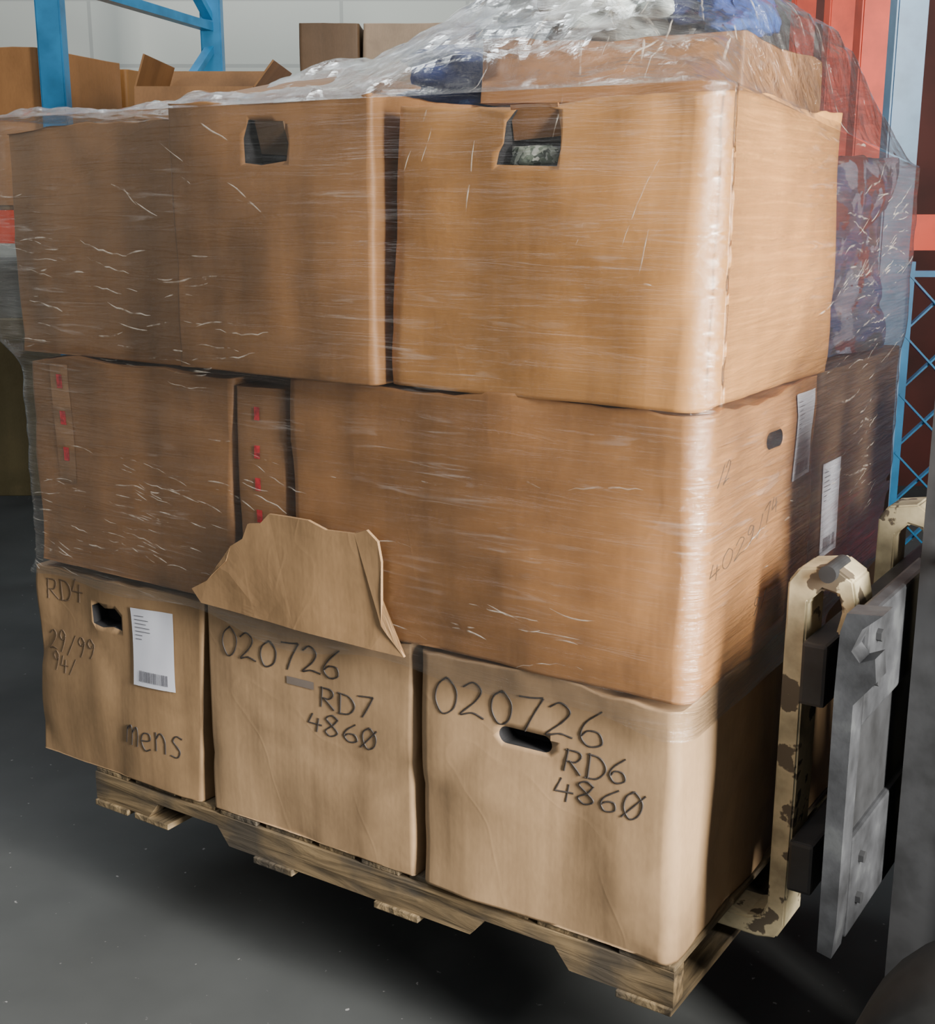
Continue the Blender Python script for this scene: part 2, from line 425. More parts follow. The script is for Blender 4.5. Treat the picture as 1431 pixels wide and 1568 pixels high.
holes(t_l, [(stadium(.10, .028), -1.222, 1.60, .05, 'front')])
holes(t_m, [([(-.045, -.03), (-.01, -.034), (.045, -.028), (.048, .0), (.04, .03), (.0, .036), (-.035, .04), (-.046, .01)], -.783, 1.645, .05, 'front')])
holes(t_r, [([(-.055, -.03), (.05, -.034), (.054, -.01), (.052, .02), (.048, .045), (.02, .052), (-.02, .048), (-.038, .03), (-.042, .0), (-.05, -.012)], -.28, 1.635, .05, 'front')])
holes(b_l, [([(-.042, -.022), (-.01, -.026), (.02, -.02), (.044, -.024), (.046, .006), (.03, .022), (.0, .018), (-.02, .026), (-.044, .016)], -1.293, .716, .05, 'front')])
holes(b_r, [(stadium(.10, .03), -.279, .689, .05, 'front')])
holes(m_r, [(stadium(.07, .028), .30, 1.175, .05, 'side')])
def tab(b, pts, y, mat, name='hand_hole_tab'):
    bm = bmesh.new()
    vs = [bm.verts.new(b.T @ Vector((p[0], y+p[2], p[1]))) for p in pts]; bm.faces.new(vs)
    r = bmesh.ops.extrude_face_region(bm, geom=bm.faces[:])
    for v in [e for e in r['geom'] if isinstance(e, bmesh.types.BMVert)]: v.co.y += .004
    bmesh.ops.recalc_face_normals(bm, faces=bm.faces[:])
    o = obj_from_bm(name, bm, mat); o.parent = b.o; o.matrix_local = I4
tab(t_m, [(-.812, 1.63, .032), (-.75, 1.626, .034), (-.738, 1.68, .004), (-.80, 1.682, .004)], -.03, CB[6])
tab(t_r, [(-.318, 1.64, .026), (-.235, 1.645, .024), (-.232, 1.69, .004), (-.312, 1.69, .004)], -.012, CB[0])

def lump(name, c, s, seed, mat, M=LOAD, amp=.25, sub=4, rot=0, fr=2.2):
    bm = bmesh.new(); bmesh.ops.create_icosphere(bm, subdivisions=sub, radius=1)
    for v in bm.verts:
        p = v.co.copy()
        k = 1+noise.noise(p*fr+Vector((seed*5, seed, 0)))*amp+noise.noise(p*fr*2.7+Vector((seed, 9, 0)))*amp*.45
        for ax in range(3): p[ax] = math.copysign(abs(p[ax])**.7, p[ax])
        v.co = Vector((p.x*s[0], p.y*s[1], p.z*s[2]))*k
    return obj_from_bm(name, bm, mat, M @ Matrix.Translation(c) @ Matrix.Rotation(rot, 4, 'Z'), smooth=True)

def cloth_mat(name, cols, scale=7, rough=.8, warp=.12):
    m, nt, b = newmat(name)
    tc = N(nt, 'ShaderNodeTexCoord'); nn = N(nt, 'ShaderNodeTexNoise'); nn.inputs['Scale'].default_value = 9; nn.inputs['Detail'].default_value = 5
    nt.links.new(tc.outputs['Object'], nn.inputs['Vector'])
    mx = N(nt, 'ShaderNodeMix', data_type='VECTOR'); mx.inputs['Factor'].default_value = warp
    nt.links.new(tc.outputs['Object'], mx.inputs['A']); nt.links.new(nn.outputs['Color'], mx.inputs['B'])
    v = N(nt, 'ShaderNodeTexVoronoi'); v.inputs['Scale'].default_value = scale
    nt.links.new(mx.outputs['Result'], v.inputs['Vector'])
    sep = N(nt, 'ShaderNodeSeparateColor'); nt.links.new(v.outputs['Color'], sep.inputs[0])
    n = len(cols); r = ramp(nt, [(0, cols[0]), (1/n, cols[1])]+[((i)/n, cols[i]) for i in range(2, n)])
    r.color_ramp.interpolation = 'CONSTANT'
    nt.links.new(sep.outputs[0], r.inputs['Fac']); nt.links.new(r.outputs['Color'], b.inputs['Base Color'])
    b.inputs['Roughness'].default_value = rough
    bp = N(nt, 'ShaderNodeBump'); bp.inputs['Strength'].default_value = .6; bp.inputs['Distance'].default_value = .03
    nt.links.new(nn.outputs['Fac'], bp.inputs['Height']); nt.links.new(bp.outputs['Normal'], b.inputs['Normal'])
    return m
RAG = cloth_mat('patterned_rag', [C(.34, .38, .30), C(.05, .07, .05), C(.5, .52, .46), C(.16, .20, .15)], 110)
lump('printed_rag', (-.28, .014, 1.617), (.042, .012, .016), 4, RAG, sub=3)
MIXC = cloth_mat('mixed_clothes', [C(.03, .035, .06), C(.07, .07, .09), C(.035, .045, .10), C(.12, .12, .16), C(.08, .02, .02), C(.03, .03, .035), C(.05, .06, .10)], 18, warp=.35)
BLUE = cloth_mat('blue_clothes', [C(.02, .05, .22), C(.03, .09, .32), C(.02, .03, .10)], 5)
WHITEB = simple('white_plastic_bag', (.50, .56, .55), .35, var=.25, scale=6, bump=.3)

bm = box_bm(-.53, .0, .62, 1.04, Z2+g+.006, Z3-.06, r=.08, seed=30, amp=.05, bulge=.02, n=22, crush=.25)
bm.transform(Matrix.Translation((.26, -.83, -Z2)))
obj_from_bm('clothing_bundle', bm, MIXC, LOAD @ Matrix.Translation((-.26, .83, Z2)), smooth=True)

bm = box_bm(-.24, .24, -.24, .24, 0, .10, r=.012, seed=40, amp=.010, bulge=.0, n=12)
obj_from_bm('flat_cardboard_box', bm, CB[2], LOAD @ Matrix.Translation((-.32, .50, Z3+.014)) @ Matrix.Rotation(math.radians(4), 4, 'Z') @ Matrix.Rotation(math.radians(1.5), 4, 'Y'), smooth=True)
lump('blue_garment_pile', (-.70, .56, Z3+.082), (.12, .20, .062), 3, BLUE, amp=.35)
lump('white_plastic_bag', (-.36, .46, Z3+.192), (.13, .14, .060), 8, WHITEB, amp=.5, fr=2.6)
lump('blue_garment', (-.17, .46, Z3+.168), (.06, .10, .042), 9, BLUE, amp=.5)

def sheet(name, pts, mat, M=LOAD, thick=.004, sub=4, amp=.003, fr=9):
    bm = bmesh.new(); f = bm.faces.new([bm.verts.new(p) for p in pts])
    bmesh.ops.triangulate(bm, faces=[f])
    bmesh.ops.subdivide_edges(bm, edges=bm.edges[:], cuts=sub, use_grid_fill=True)
    bmesh.ops.recalc_face_normals(bm, faces=bm.faces[:])
    nrm = bm.faces[0].normal.copy()
    for v in bm.verts: v.co += nrm*(noise.noise(v.co*fr)*amp*2+((1-abs(noise.noise(v.co*fr*.6+Vector((4, 1, 2)))))**8-.3)*amp)
    r = bmesh.ops.extrude_face_region(bm, geom=bm.faces[:])
    for v in [e for e in r['geom'] if isinstance(e, bmesh.types.BMVert)]: v.co += nrm*thick
    bmesh.ops.recalc_face_normals(bm, faces=bm.faces[:])
    return obj_from_bm(name, bm, mat, M)
sheet('cardboard_flap', [(-1.0, .02, Z3+.024), (-.57, .02, Z3+.024), (-.62, .2, Z3+.045), (-.80, .22, Z3+.085), (-.93, .2, Z3+.05)], CB[1])
sheet('torn_cardboard_flap', [(-1.003, -.022, .835), (-.96, -.024, .858), (-.945, -.026, .872), (-.905, -.028, .905), (-.892, -.028, .936), (-.860, -.029, .955), (-.845, -.03, .985), (-.815, -.03, .99), (-.794, -.03, 1.01), (-.70, -.031, 1.012), (-.66, -.031, 1.0), (-.60, -.031, 1.002), (-.573, -.031, 1.012),
        (-.55, -.031, .995), (-.543, -.031, .96), (-.545, -.031, .90), (-.548, -.028, .845), (-.505, -.022, .795), (-.75, -.022, .80), (-.98, -.022, .81)], CB[7], sub=6, amp=.002, fr=7, thick=.006)

# ---------------- pallet
def woodmat(name, col, sc=(1.5, 14, 14)):
    m, nt, b = newmat(name)
    tc = N(nt, 'ShaderNodeTexCoord'); mp = N(nt, 'ShaderNodeMapping'); mp.inputs['Scale'].default_value = sc
    nt.links.new(tc.outputs['Object'], mp.inputs['Vector'])
    n = N(nt, 'ShaderNodeTexNoise'); n.inputs['Scale'].default_value = 3; n.inputs['Detail'].default_value = 8; n.inputs['Distortion'].default_value = .6
    nt.links.new(mp.outputs['Vector'], n.inputs['Vector'])
    r = ramp(nt, [(.3, tuple(x*.15 for x in col)+(1,)), (.5, tuple(x*.65 for x in col)+(1,)), (.75, tuple(min(1, x*1.3) for x in col)+(1,))])
    nt.links.new(n.outputs['Fac'], r.inputs['Fac'])
    n2 = N(nt, 'ShaderNodeTexNoise'); n2.inputs['Scale'].default_value = 6; n2.inputs['Detail'].default_value = 6
    nt.links.new(tc.outputs['Object'], n2.inputs['Vector'])
    r2 = ramp(nt, [(.45, C(0, 0, 0)), (.60, C(.85, .85, .85))]); nt.links.new(n2.outputs['Fac'], r2.inputs['Fac'])
    mx = N(nt, 'ShaderNodeMix', data_type='RGBA'); nt.links.new(r2.outputs['Color'], mx.inputs['Factor']); nt.links.new(r.outputs['Color'], mx.inputs['A'])
    mx.inputs['B'].default_value = (.05, .043, .034, 1)
    nt.links.new(mx.outputs['Result'], b.inputs['Base Color'])
    b.inputs['Roughness'].default_value = .75
    bp = N(nt, 'ShaderNodeBump'); bp.inputs['Strength'].default_value = .6; bp.inputs['Distance'].default_value = .01
    nt.links.new(n.outputs['Fac'], bp.inputs['Height']); nt.links.new(bp.outputs['Normal'], b.inputs['Normal'])
    return m
WOOD = woodmat('pallet_wood', (.25, .175, .09))
WOODY = woodmat('pallet_wood_cross', (.25, .18, .095), (14, 1.5, 14))
bm = bmesh.new()
PB = .276
def stringer(y):
    zb, zt, zn = PB+.013, .352, .326
    pts = [(-1.36, zb), (-1.2, zb), (-1.17, zn), (-1.0, zn), (-.97, zb), (-.39, zb), (-.36, zn), (-.22, zn), (-.19, zb), (0, zb), (0, zt), (-1.36, zt)]
    add_profile(bm, pts, y, y+.038, 0)
for y in (0.004, .52, 1.03): stringer(y)
rnd = random.Random(5)
x = -1.36
while x < -.15:
    w = rnd.choice([.09, .12, .10])
    add_box(bm, x, min(x+w-.004, -.12), .010+rnd.uniform(-.004, .004), 1.075, .352, .362, 1, bev=.002); x += w+.016
add_box(bm, -.1, 0, .006, 1.075, .352, .362, 1, bev=.002)
for x in (-1.36, -.9, -.6, -.10):
    add_box(bm, x, x+.10, -.002, 1.075, PB, PB+.013, 1, bev=.002)
add_box(bm, -1.24, -1.14, .0, 1.075, PB, PB+.013, 1, bev=.002)
obj_from_bm('wooden_pallet', bm, [WOOD, WOODY], LOAD)

# ---------------- stretch film
def sstep(a, b, x):
    t = max(0, min(1, (x-a)/(b-a))); return t*t*(3-2*t)
def lay(z, bot, mid, top):
    return bot+(mid-bot)*sstep(.77, .83, z)+(top-mid)*sstep(1.22, 1.29, z)
XT0, XT1, YT0, YT1 = -1.534, .030, -.044, 1.10
def film_shell(name, z0f, z1f, r, mat, amp=.004, seed=0):
    per = []
    def arc(ix, iy, a0):
        for i in range(9):
            a = a0+math.pi/2*i/9; per.append((ix, iy, math.cos(a), math.sin(a)))
    nX, nY = 130, 92
    for i in range(nX): per.append((i/nX, 0, 0, -1))
    arc(1, 0, -math.pi/2)
    for i in range(nY): per.append((1, i/nY, 1, 0))
    arc(1, 1, 0)
    for i in range(nX): per.append((1-i/nX, 1, 0, 1))
    arc(0, 1, math.pi/2)
    for i in range(nY): per.append((0, 1-i/nY, -1, 0))
    arc(0, 0, math.pi)
    bm = bmesh.new(); rows = []; nz = 130; n = len(per)
    for j in range(nz+1):
        row = []
        for (ux, uy, kx, ky) in per:
            zb_, zt_ = z0f(ux, uy), z1f(ux, uy)
            z = zb_+(zt_-zb_)*j/nz
            x0 = lay(z, -1.53, -1.496, XT0)+.05*uy; x1 = lay(z, .010, .022, XT1)-.02*uy
            y0 = lay(z, -.016, -.020, YT0); y1 = YT1
            if uy == 0: y0 += .016*sstep(.55, .7, ux)*sstep(1.22, 1.29, z)
            px = x0+r+(x1-x0-2*r)*ux + kx*r; py = y0+r+(y1-y0-2*r)*uy + ky*r
            s = px+py
            am = amp*(.35 if (ux == 1 and uy == 0) else 1)
            w = noise.noise(Vector((px*3+seed, py*3, z*26+s*2)))*am*.7+noise.noise(Vector((px*9, py*9, z*40-s*6)))*am*.5
            w += noise.noise(Vector((px*2, py*2+5, z*3)))*am
            row.append(bm.verts.new((px+kx*w, py+ky*w, z)))
        rows.append(row)
    for j in range(nz):
        for i in range(n):
            k = (i+1) % n
            bm.faces.new([rows[j][i], rows[j][k], rows[j+1][k], rows[j+1][i]])
    bvh = BVHTree.FromBMesh(bm)
    return obj_from_bm(name, bm, mat, LOAD, smooth=True), bvh
def zbf(ux, uy):
    return .775+.015*math.sin(ux*9)+.012*math.sin(ux*21+1)-.03*sstep(.6, 1, ux)
def ztf(ux, uy): return 1.708-.09*uy*sstep(.5, 1, ux)
wrap_parent = empty('stretch_wrap_film', I4)
s1, fbvh = film_shell('film_side', zbf, ztf, .046, FILM, amp=.004); s1.parent = wrap_parent
def rectd(x, y, x0, x1, y0, y1):
    dx = max(x0-x, 0, x-x1); dy = max(y0-y, 0, y-y1); return math.hypot(dx, dy)
def smax(a, b, k=.02):
    h = max(k-abs(a-b), 0)/k; return max(a, b)+h*h*k*.25
def hgt(x, y):
    ux = (x-XT0)/(XT1-XT0); uy = (y-YT0)/(YT1-YT0)
    h = ztf(ux, uy)+.012
    h = smax(h, 1.728-.8*rectd(x, y, -1.0, -.56, -.03, .1))
    h = smax(h, 1.795-.40*rectd(x, y, -.84, -.76, .21, .23))
    h = smax(h, 1.822-.42*rectd(x, y, -.56, -.07, .26, .74))
    h = smax(h, 1.852-.36*rectd(x, y, -.76, -.6, .42, .68))
    h = smax(h, 1.980-.62*rectd(x, y, -.44, -.26, .38, .58), .04)
    return h
bm = bmesh.new(); nx, ny = 170, 120; gv = []
for i in range(nx+1):
    row = []
    for j in range(ny+1):
        ux, uy = i/nx, j/ny
        xa = XT0+.05*uy; xb = XT1-.02*uy
        x = xa+(xb-xa)*ux; y = YT0+(YT1-YT0)*uy + (.016*sstep(.55, .7, ux)*(1-uy))
        rr = .046
        qx = min(max(x, xa+rr), xb-rr); qy = min(max(y, YT0+rr), YT1-rr)
        if qx != x and qy != y:
            d = Vector((x-qx, y-qy)); kk = max(abs(d.x), abs(d.y)); d.normalize(); x = qx+d.x*kk; y = qy+d.y*kk
        ed = min(ux, 1-ux, uy, 1-uy)
        k = sstep(0, .05, ed)
        h = (ztf(ux, uy))*(1-k)+hgt(x, y)*k
        h += k*(.008*noise.noise(Vector((x*7+y*9, y*4-x*4, 2)))+.012*noise.noise(Vector((x*9+y*4, y*22-x*6, 1)))+.005*noise.noise(Vector((x*40, y*25, 1))))
        row.append(bm.verts.new((x, y, h)))
    gv.append(row)
for i in range(nx):
    for j in range(ny):
        bm.faces.new([gv[i][j], gv[i+1][j], gv[i+1][j+1], gv[i][j+1]])
tbvh = BVHTree.FromBMesh(bm)
t = obj_from_bm('film_top', bm, FILMT, LOAD, smooth=True); t.parent = wrap_parent

FR = random.Random(21)
bm = bmesh.new()
def ridge(surf, c, ang, length, w):
    n = max(6, int(length/.012)); A = []
    cur = FR.uniform(-.6, .6)
    for i in range(n+1):
        t_ = i/n-.5
        a = c[0]+math.cos(ang)*t_*length; b_ = c[1]+math.sin(ang)*t_*length+cur*t_*t_*length*.5+.0015*math.sin(t_*40+c[0]*9)
        ww = w*(1-(2*t_)**2)**.6*FR.uniform(.8, 1.1)+.0003
        rr = []
        for k, hh in ((-1, .001), (0, .001+ww*.5), (1, .001)):
            r_ = surf(a-math.sin(ang)*k*ww, b_+math.cos(ang)*k*ww)
            if r_ is None: rr = None; break
            rr.append(r_[0]+r_[1]*hh)
        A.append(rr)
    for i in range(n):
        if A[i] is None or A[i+1] is None: continue
        v0 = [bm.verts.new(p) for p in A[i]]; v1 = [bm.verts.new(p) for p in A[i+1]]
        bm.faces.new([v0[0], v1[0], v1[1], v0[1]]); bm.faces.new([v0[1], v1[1], v1[2], v0[2]])
def s_front(a, b_):
    h = fbvh.ray_cast(Vector((a, -1, b_)), Vector((0, 1, 0)))
    return (h[0], Vector((0, -1, 0))) if h[0] and h[0].y < .05 else None
def s_side(a, b_):
    h = fbvh.ray_cast(Vector((1, a, b_)), Vector((-1, 0, 0)))
    return (h[0], Vector((1, 0, 0))) if h[0] and h[0].x > -.05 else None
def s_top(a, b_):
    h = tbvh.ray_cast(Vector((a, b_, 3)), Vector((0, 0, -1)))
    return (h[0], Vector((0, 0, 1))) if h[0] else None
for (cx, cz, sx, sz, n, ang) in [(-1.35, 1.45, .12, .10, 26, -.12), (-.95, 1.36, .07, .09, 24, .06), (-.9, 1.60, .10, .07, 8, -.5), (-1.2, .93, .18, .05, 38, -.10), (-1.0, 1.03, .16, .03, 22, -.16),
        (-1.42, .84, .08, .03, 12, -.3), (-.35, .90, .25, .03, 10, -.06), (-.3, 1.1, .25, .12, 6, -.05), (-1.25, 1.28, .15, .03, 8, 0), (-.12, 1.5, .05, .10, 4, 1.4), (-.42, 1.64, .05, .03, 4, 1.3)]:
    for _ in range(n):
        ridge(s_front, (FR.gauss(cx, sx), FR.gauss(cz, sz)), ang+FR.gauss(0, .12), FR.uniform(.02, .13), FR.uniform(.0005, .0015))
for (cy, cz, sy, sz, n, ang) in [(.80, 1.45, .12, .12, 60, .15), (.85, 1.05, .12, .12, 30, .1), (.3, .95, .15, .1, 5, .1)]:
    for _ in range(n):
        ridge(s_side, (FR.gauss(cy, sy), FR.gauss(cz, sz)), ang+FR.gauss(0, .2), FR.uniform(.03, .16), FR.uniform(.0006, .002))
for _ in range(200):
    a, b_ = FR.uniform(-1.5, 0), FR.uniform(0, .8)
    d = Vector((-.34-a, .48-b_))
    ridge(s_top, (a, b_), math.atan2(d.y, d.x)+FR.gauss(0, .3), FR.uniform(.04, .22), FR.uniform(.0007, .0024))
f = obj_from_bm('film_folds', bm, FOLD, LOAD, smooth=True); f.parent = wrap_parent

# ================================================================== FORKLIFT
CREAM = simple('cream_paint', (.36, .31, .195), .5, var=.35, scale=18, worn=(.10, .08, .055, 1), wpos=.60)
STEEL = simple('dark_steel', (.018, .019, .021), .55, metal=0, var=.4, scale=14, bump=.15)
GSTEEL = simple('grey_steel', (.034, .036, .040), .5, metal=.2, var=.5, scale=14, bump=.25, worn=(.07, .075, .08, 1), wpos=.66)
RUBB = simple('tyre_rubber', (.012, .012, .012), .85, var=.3, scale=20)
BODY = simple('forklift_body_paint', (.55, .42, .10), .4)
fk = empty('forklift', LOAD)
def part(name, bm, mats, smooth=False):
    o = obj_from_bm(name, bm, mats, smooth=smooth); o.parent = fk; o.matrix_local = I4; return o
def fork(y):
    bm = bmesh.new()
    zt = .349
    pts = [(-1.05, zt), (-1.05, zt-.008), (-.2, zt-.03), (.05, zt-.034), (.085, zt-.026), (.098, zt), (.102, .60), (.102, .93), (.125, .955), (.15, .95), (.158, .925), (.15, .885), (.168, .885), (.182, .93), (.172, .975), (.14, .995), (.085, .985), (.068, .96), (.066, zt+.035), (.055, zt+.008), (.03, zt)]
    add_profile(bm, pts, y, y+.085, 0)
    add_box(bm, .10, .135, y+.01, y+.075, .42, .46, 0, bev=.004)
    e_ = [e for e in bm.edges if e.is_manifold and e.calc_face_angle(0) > .5]
    bmesh.ops.bevel(bm, geom=e_, offset=.0035, segments=2, affect='EDGES')
    return part('fork', bm, CREAM)
fork(.235); fork(.74)
bm = bmesh.new()
add_box(bm, .108, .15, .20, .98, .77, .875, 0, bev=.006)
add_box(bm, .108, .15, .20, .98, .44, .53, 0, bev=.006)
for y in (.30, .5, .85): add_box(bm, .15, .18, y, y+.06, .44, .87, 0, bev=.004)
add_cyl(bm, (.135, .22, .985), (.135, .30, .985), .014)
part('carriage_bars', bm, STEEL)
bm = bmesh.new()
pr = [(.212, .445), (.234, .44), (.238, .50), (.238, .85), (.268, .89), (.264, .925), (.243, .915), (.230, .93), (.243, .965), (.270, .99), (.22, .985), (.212, .955), (.210, .86)]
for y in (.045, .46, .90): add_profile(bm, pr, y, y+.05, 0)
add_box(bm, .213, .24, .095, .95, .80, .97, 0, bev=.006)
add_box(bm, .213, .24, .095, .95, .45, .62, 0, bev=.006)
add_box(bm, .216, .230, .095, .42, .60, .82, 1)
for z in (.5, .57, .86, .93): add_cyl(bm, (.236, .14, z), (.248, .14, z), .010, seg=6, mi=1)
part('side_shifter_frame', bm, [GSTEEL, STEEL])
bm = bmesh.new()
MT = 1.32
for y in (.28, .74):
    for (a0, a1, c0, c1) in [(.26, .275, 0, .10), (.36, .375, 0, .10), (.275, .36, .0, .015)]:
        add_box(bm, a0, a1, y+c0, y+c1, .08, MT, 0)
    add_box(bm, .38, .43, y-.02, y+.1, .08, MT-.05, 0)
for z in (.12, .7, MT-.08): add_box(bm, .34, .37, .30, .80, z, z+.08, 0)
part('mast', bm, STEEL)
bm = bmesh.new(); add_cyl(bm, (.33, .56, .15), (.33, .56, 1.05), .04); add_cyl(bm, (.33, .56, 1.05), (.33, .56, 1.24), .022)
add_cyl(bm, (.30, .52, 1.02), (.30, .66, 1.12), .035)
part('lift_cylinder', bm, CREAM)
cu = bpy.data.curves.new('hydraulic_hose', 'CURVE'); cu.dimensions = '3D'; cu.bevel_depth = .011
sp = cu.splines.new('BEZIER'); P = [(.27, .38, .95), (.36, .22, 1.03), (.42, .3, .9), (.40, .42, .6)]
sp.bezier_points.add(3)
for q, p in zip(sp.bezier_points, P): q.co = p; q.handle_left_type = q.handle_right_type = 'AUTO'
cu.materials.append(RUBB); o = bpy.data.objects.new('hydraulic_hose', cu); COL.objects.link(o); o.parent = fk
def wheel(x, y, r, w):
    bm = bmesh.new()
    prof = [(r*.55, 0), (r*.62, .01), (r*.93, .0), (r, .025), (r, w-.025), (r*.93, w), (r*.62, w-.01), (r*.55, w), (r*.5, w-.03), (r*.15, w-.03), (r*.15, .03), (r*.5, .03)]
    n = 40; rings = []
    for i in range(n):
        a = 2*math.pi*i/n
        rings.append([bm.verts.new((x+pr*math.cos(a), y+py, r+pr*math.sin(a))) for pr, py in prof])
    for i in range(n):
        A, B = rings[i], rings[(i+1) % n]
        for k in range(len(prof)):
            f = bm.faces.new([A[k], B[k], B[(k+1) % len(prof)], A[(k+1) % len(prof)]]); f.material_index = 1 if k >= 7 else 0
    add_cyl(bm, (x, y+.03, r), (x, y+w-.03, r), r*.16, mi=1)
    bmesh.ops.recalc_face_normals(bm, faces=bm.faces[:])
    part('wheel', bm, [RUBB, CREAM], smooth=True)
wheel(.58, -.12, .30, .19); wheel(.58, 1.0, .30, .19); wheel(1.85, .02, .22, .15); wheel(1.85, .95, .22, .15)
bm = bmesh.new()
add_box(bm, .92, 1.6, .16, .97, .28, .95, 0, bev=.04)
add_box(bm, 1.55, 2.25, .12, 1.01, .3, 1.05, 0, bev=.09)
add_box(bm, .46, .95, .10, 1.0, .12, .36, 1, bev=.02)
add_box(bm, .80, .95, .18, .95, .36, .98, 1, bev=.03)
part('body', bm, [BODY, STEEL])
bm = bmesh.new()
for y in (.2, .93):
    add_beam(bm, (.88, y, .95), (1.0, y, 2.1), .05, .05); add_beam(bm, (1.95, y, 1.0), (1.75, y, 2.1), .05, .05)
    add_beam(bm, (1.0, y, 2.1), (1.75, y, 2.1), .05, .05)
for i in range(7): add_beam(bm, (1.05+i*.11, .2, 2.1), (1.05+i*.11, .93, 2.1), .03, .02)
add_box(bm, 1.25, 1.7, .35, .8, 1.05, 1.15, 0, bev=.03); add_box(bm, 1.65, 1.75, .35, .8, 1.1, 1.55, 0, bev=.03)
part('overhead_guard_and_seat', bm, STEEL)

# ================================================================== ROOM
def floor_mat():
    m, nt, b = newmat('concrete_floor')
    tc = N(nt, 'ShaderNodeTexCoord')
    n = N(nt, 'ShaderNodeTexNoise'); n.inputs['Scale'].default_value = 1.2; n.inputs['Detail'].default_value = 10
    nt.links.new(tc.outputs['Object'], n.inputs['Vector'])
    r = ramp(nt, [(.35, C(.046, .050, .051)), (.7, C(.092, .098, .099))])
    nt.links.new(n.outputs['Fac'], r.inputs['Fac'])
    v = N(nt, 'ShaderNodeTexNoise'); v.inputs['Scale'].default_value = 45; v.inputs['Detail'].default_value = 3
    nt.links.new(tc.outputs['Object'], v.inputs['Vector'])
    r2 = ramp(nt, [(.71, C(0, 0, 0)), (.75, C(1, 1, 1))]); nt.links.new(v.outputs['Fac'], r2.inputs['Fac'])
    mx = N(nt, 'ShaderNodeMix', data_type='RGBA'); nt.links.new(r2.outputs['Color'], mx.inputs['Factor'])
    nt.links.new(r.outputs['Color'], mx.inputs['A']); mx.inputs['B'].default_value = (.3, .3, .3, 1)
    nt.links.new(mx.outputs['Result'], b.inputs['Base Color'])
    b.inputs['Roughness'].default_value = .8; b.inputs['Specular IOR Level'].default_value = .25
    return m
def wall_mat(name, c, mort):
    m, nt, b = newmat(name)
    tc = N(nt, 'ShaderNodeTexCoord'); mp = N(nt, 'ShaderNodeMapping'); mp.inputs['Rotation'].default_value = (math.pi/2, 0, 0)
    nt.links.new(tc.outputs['Object'], mp.inputs['Vector'])
    br = N(nt, 'ShaderNodeTexBrick'); br.inputs['Scale'].default_value = 1.0; br.inputs['Brick Width'].default_value = .8; br.inputs['Row Height'].default_value = .4
    br.inputs['Mortar Size'].default_value = .012; br.inputs['Color1'].default_value = c; br.inputs['Color2'].default_value = tuple(x*.93 for x in c[:3])+(1,); br.inputs['Mortar'].default_value = mort
    nt.links.new(mp.outputs['Vector'], br.inputs['Vector']); nt.links.new(br.outputs['Color'], b.inputs['Base Color'])
    b.inputs['Roughness'].default_value = .7
    return m
def slab(name, x0, x1, y0, y1, z0, z1, mat):
    bm = bmesh.new(); add_box(bm, x0, x1, y0, y1, z0, z1); return obj_from_bm(name, bm, mat)
WALL = wall_mat('painted_block_wall', (.50, .53, .49, 1), (.36, .38, .36, 1))
slab('floor', -6, 6, -5, 9, -.1, 0, floor_mat())
slab('wall_back', -6, 6, 8.6, 8.8, 0, 5, WALL)
WP = simple('painted_wall', (.35, .37, .36), .8)
slab('wall_left', -6.2, -6, -5, 8.8, 0, 5, WP)
slab('wall_right', 6, 6.2, 2.5, 8.8, 0, 5, WP)

RBLUE = simple('rack_blue_paint', (.015, .17, .36), .4, var=.25)
RBLUEL = simple('rack_light_blue_paint', (.15, .29, .46), .4, var=.2)
RORG = simple('rack_orange_paint', (.66, .05, .012), .5, var=.2)
bm = bmesh.new()
e = Vector((.2425, .970, 0)); l = Vector((-.970, .2425, 0))
F = Vector((-1.60, 5.2, 0)); B = F+e*1.45
up = Vector((0, 0, 1))
def post(p, w, mi=0, h=3.6):
    for dx, dy, ww, dd in ((-w/2, 0, .012, w*.8), (w/2, 0, .012, w*.8), (0, -w*.4, w, .012)):
        q = p+Vector((dx, dy, 0)); add_box(bm, q.x-ww/2, q.x+ww/2, q.y-dd/2, q.y+dd/2, 0, h, mi)
    add_box(bm, p.x-w*.8, p.x+w*.8, p.y-w*.8, p.y+w*.8, 0, .012, mi)
post(F, .085); post(B, .09)
for z in (.4, 2.38): add_beam(bm, F+up*z, B+up*z, .05, .04)
for z0, z1 in ((.4, 1.3), (1.3, 2.3), (3.4, 2.4)):
    add_beam(bm, F+up*z0, B+up*z1, .045, .03)
for base in (F, B):
    add_beam(bm, base+l*.05+up*1.455, base+l*2.7+up*1.455, .05, .13, 1)
    add_beam(bm, base+l*.05+up*2.95, base+l*2.7+up*2.95, .05, .13, 1)
F2 = F+l*2.75; B2 = B+l*2.75
post(F2, .085); post(B2, .09)
for i in range(14):
    a = F+l*(.1+i*.19)+up*1.528; add_beam(bm, a, a+e*1.45, .09, .015, 2)
obj_from_bm('pallet_rack', bm, [RBLUE, RORG, WOOD])
RM = Matrix.Translation(F) @ Matrix.Rotation(math.atan2(-.2425, .970), 4, 'Z')
carton(-.66, -.08, .02, .68, 1.538, 2.14, CB[0], 21, M=RM, n=6)
carton(-.62, -.08, .72, 1.35, 1.538, 2.12, CB[3], 22, M=RM, n=6)
carton(-1.5, -.72, .0, .68, 1.538, 2.2, CB[0], 23, M=RM, n=6)
GREEN = cardboard('weathered_cardboard', (.20, .16, .075), 9)
carton(-3.1, -1.9, 6.75, 7.5, 0, .95, GREEN, 24, M=I4, n=6)
CR = simple('grey_plastic_crate', (.25, .28, .28), .5)
bm = bmesh.new()
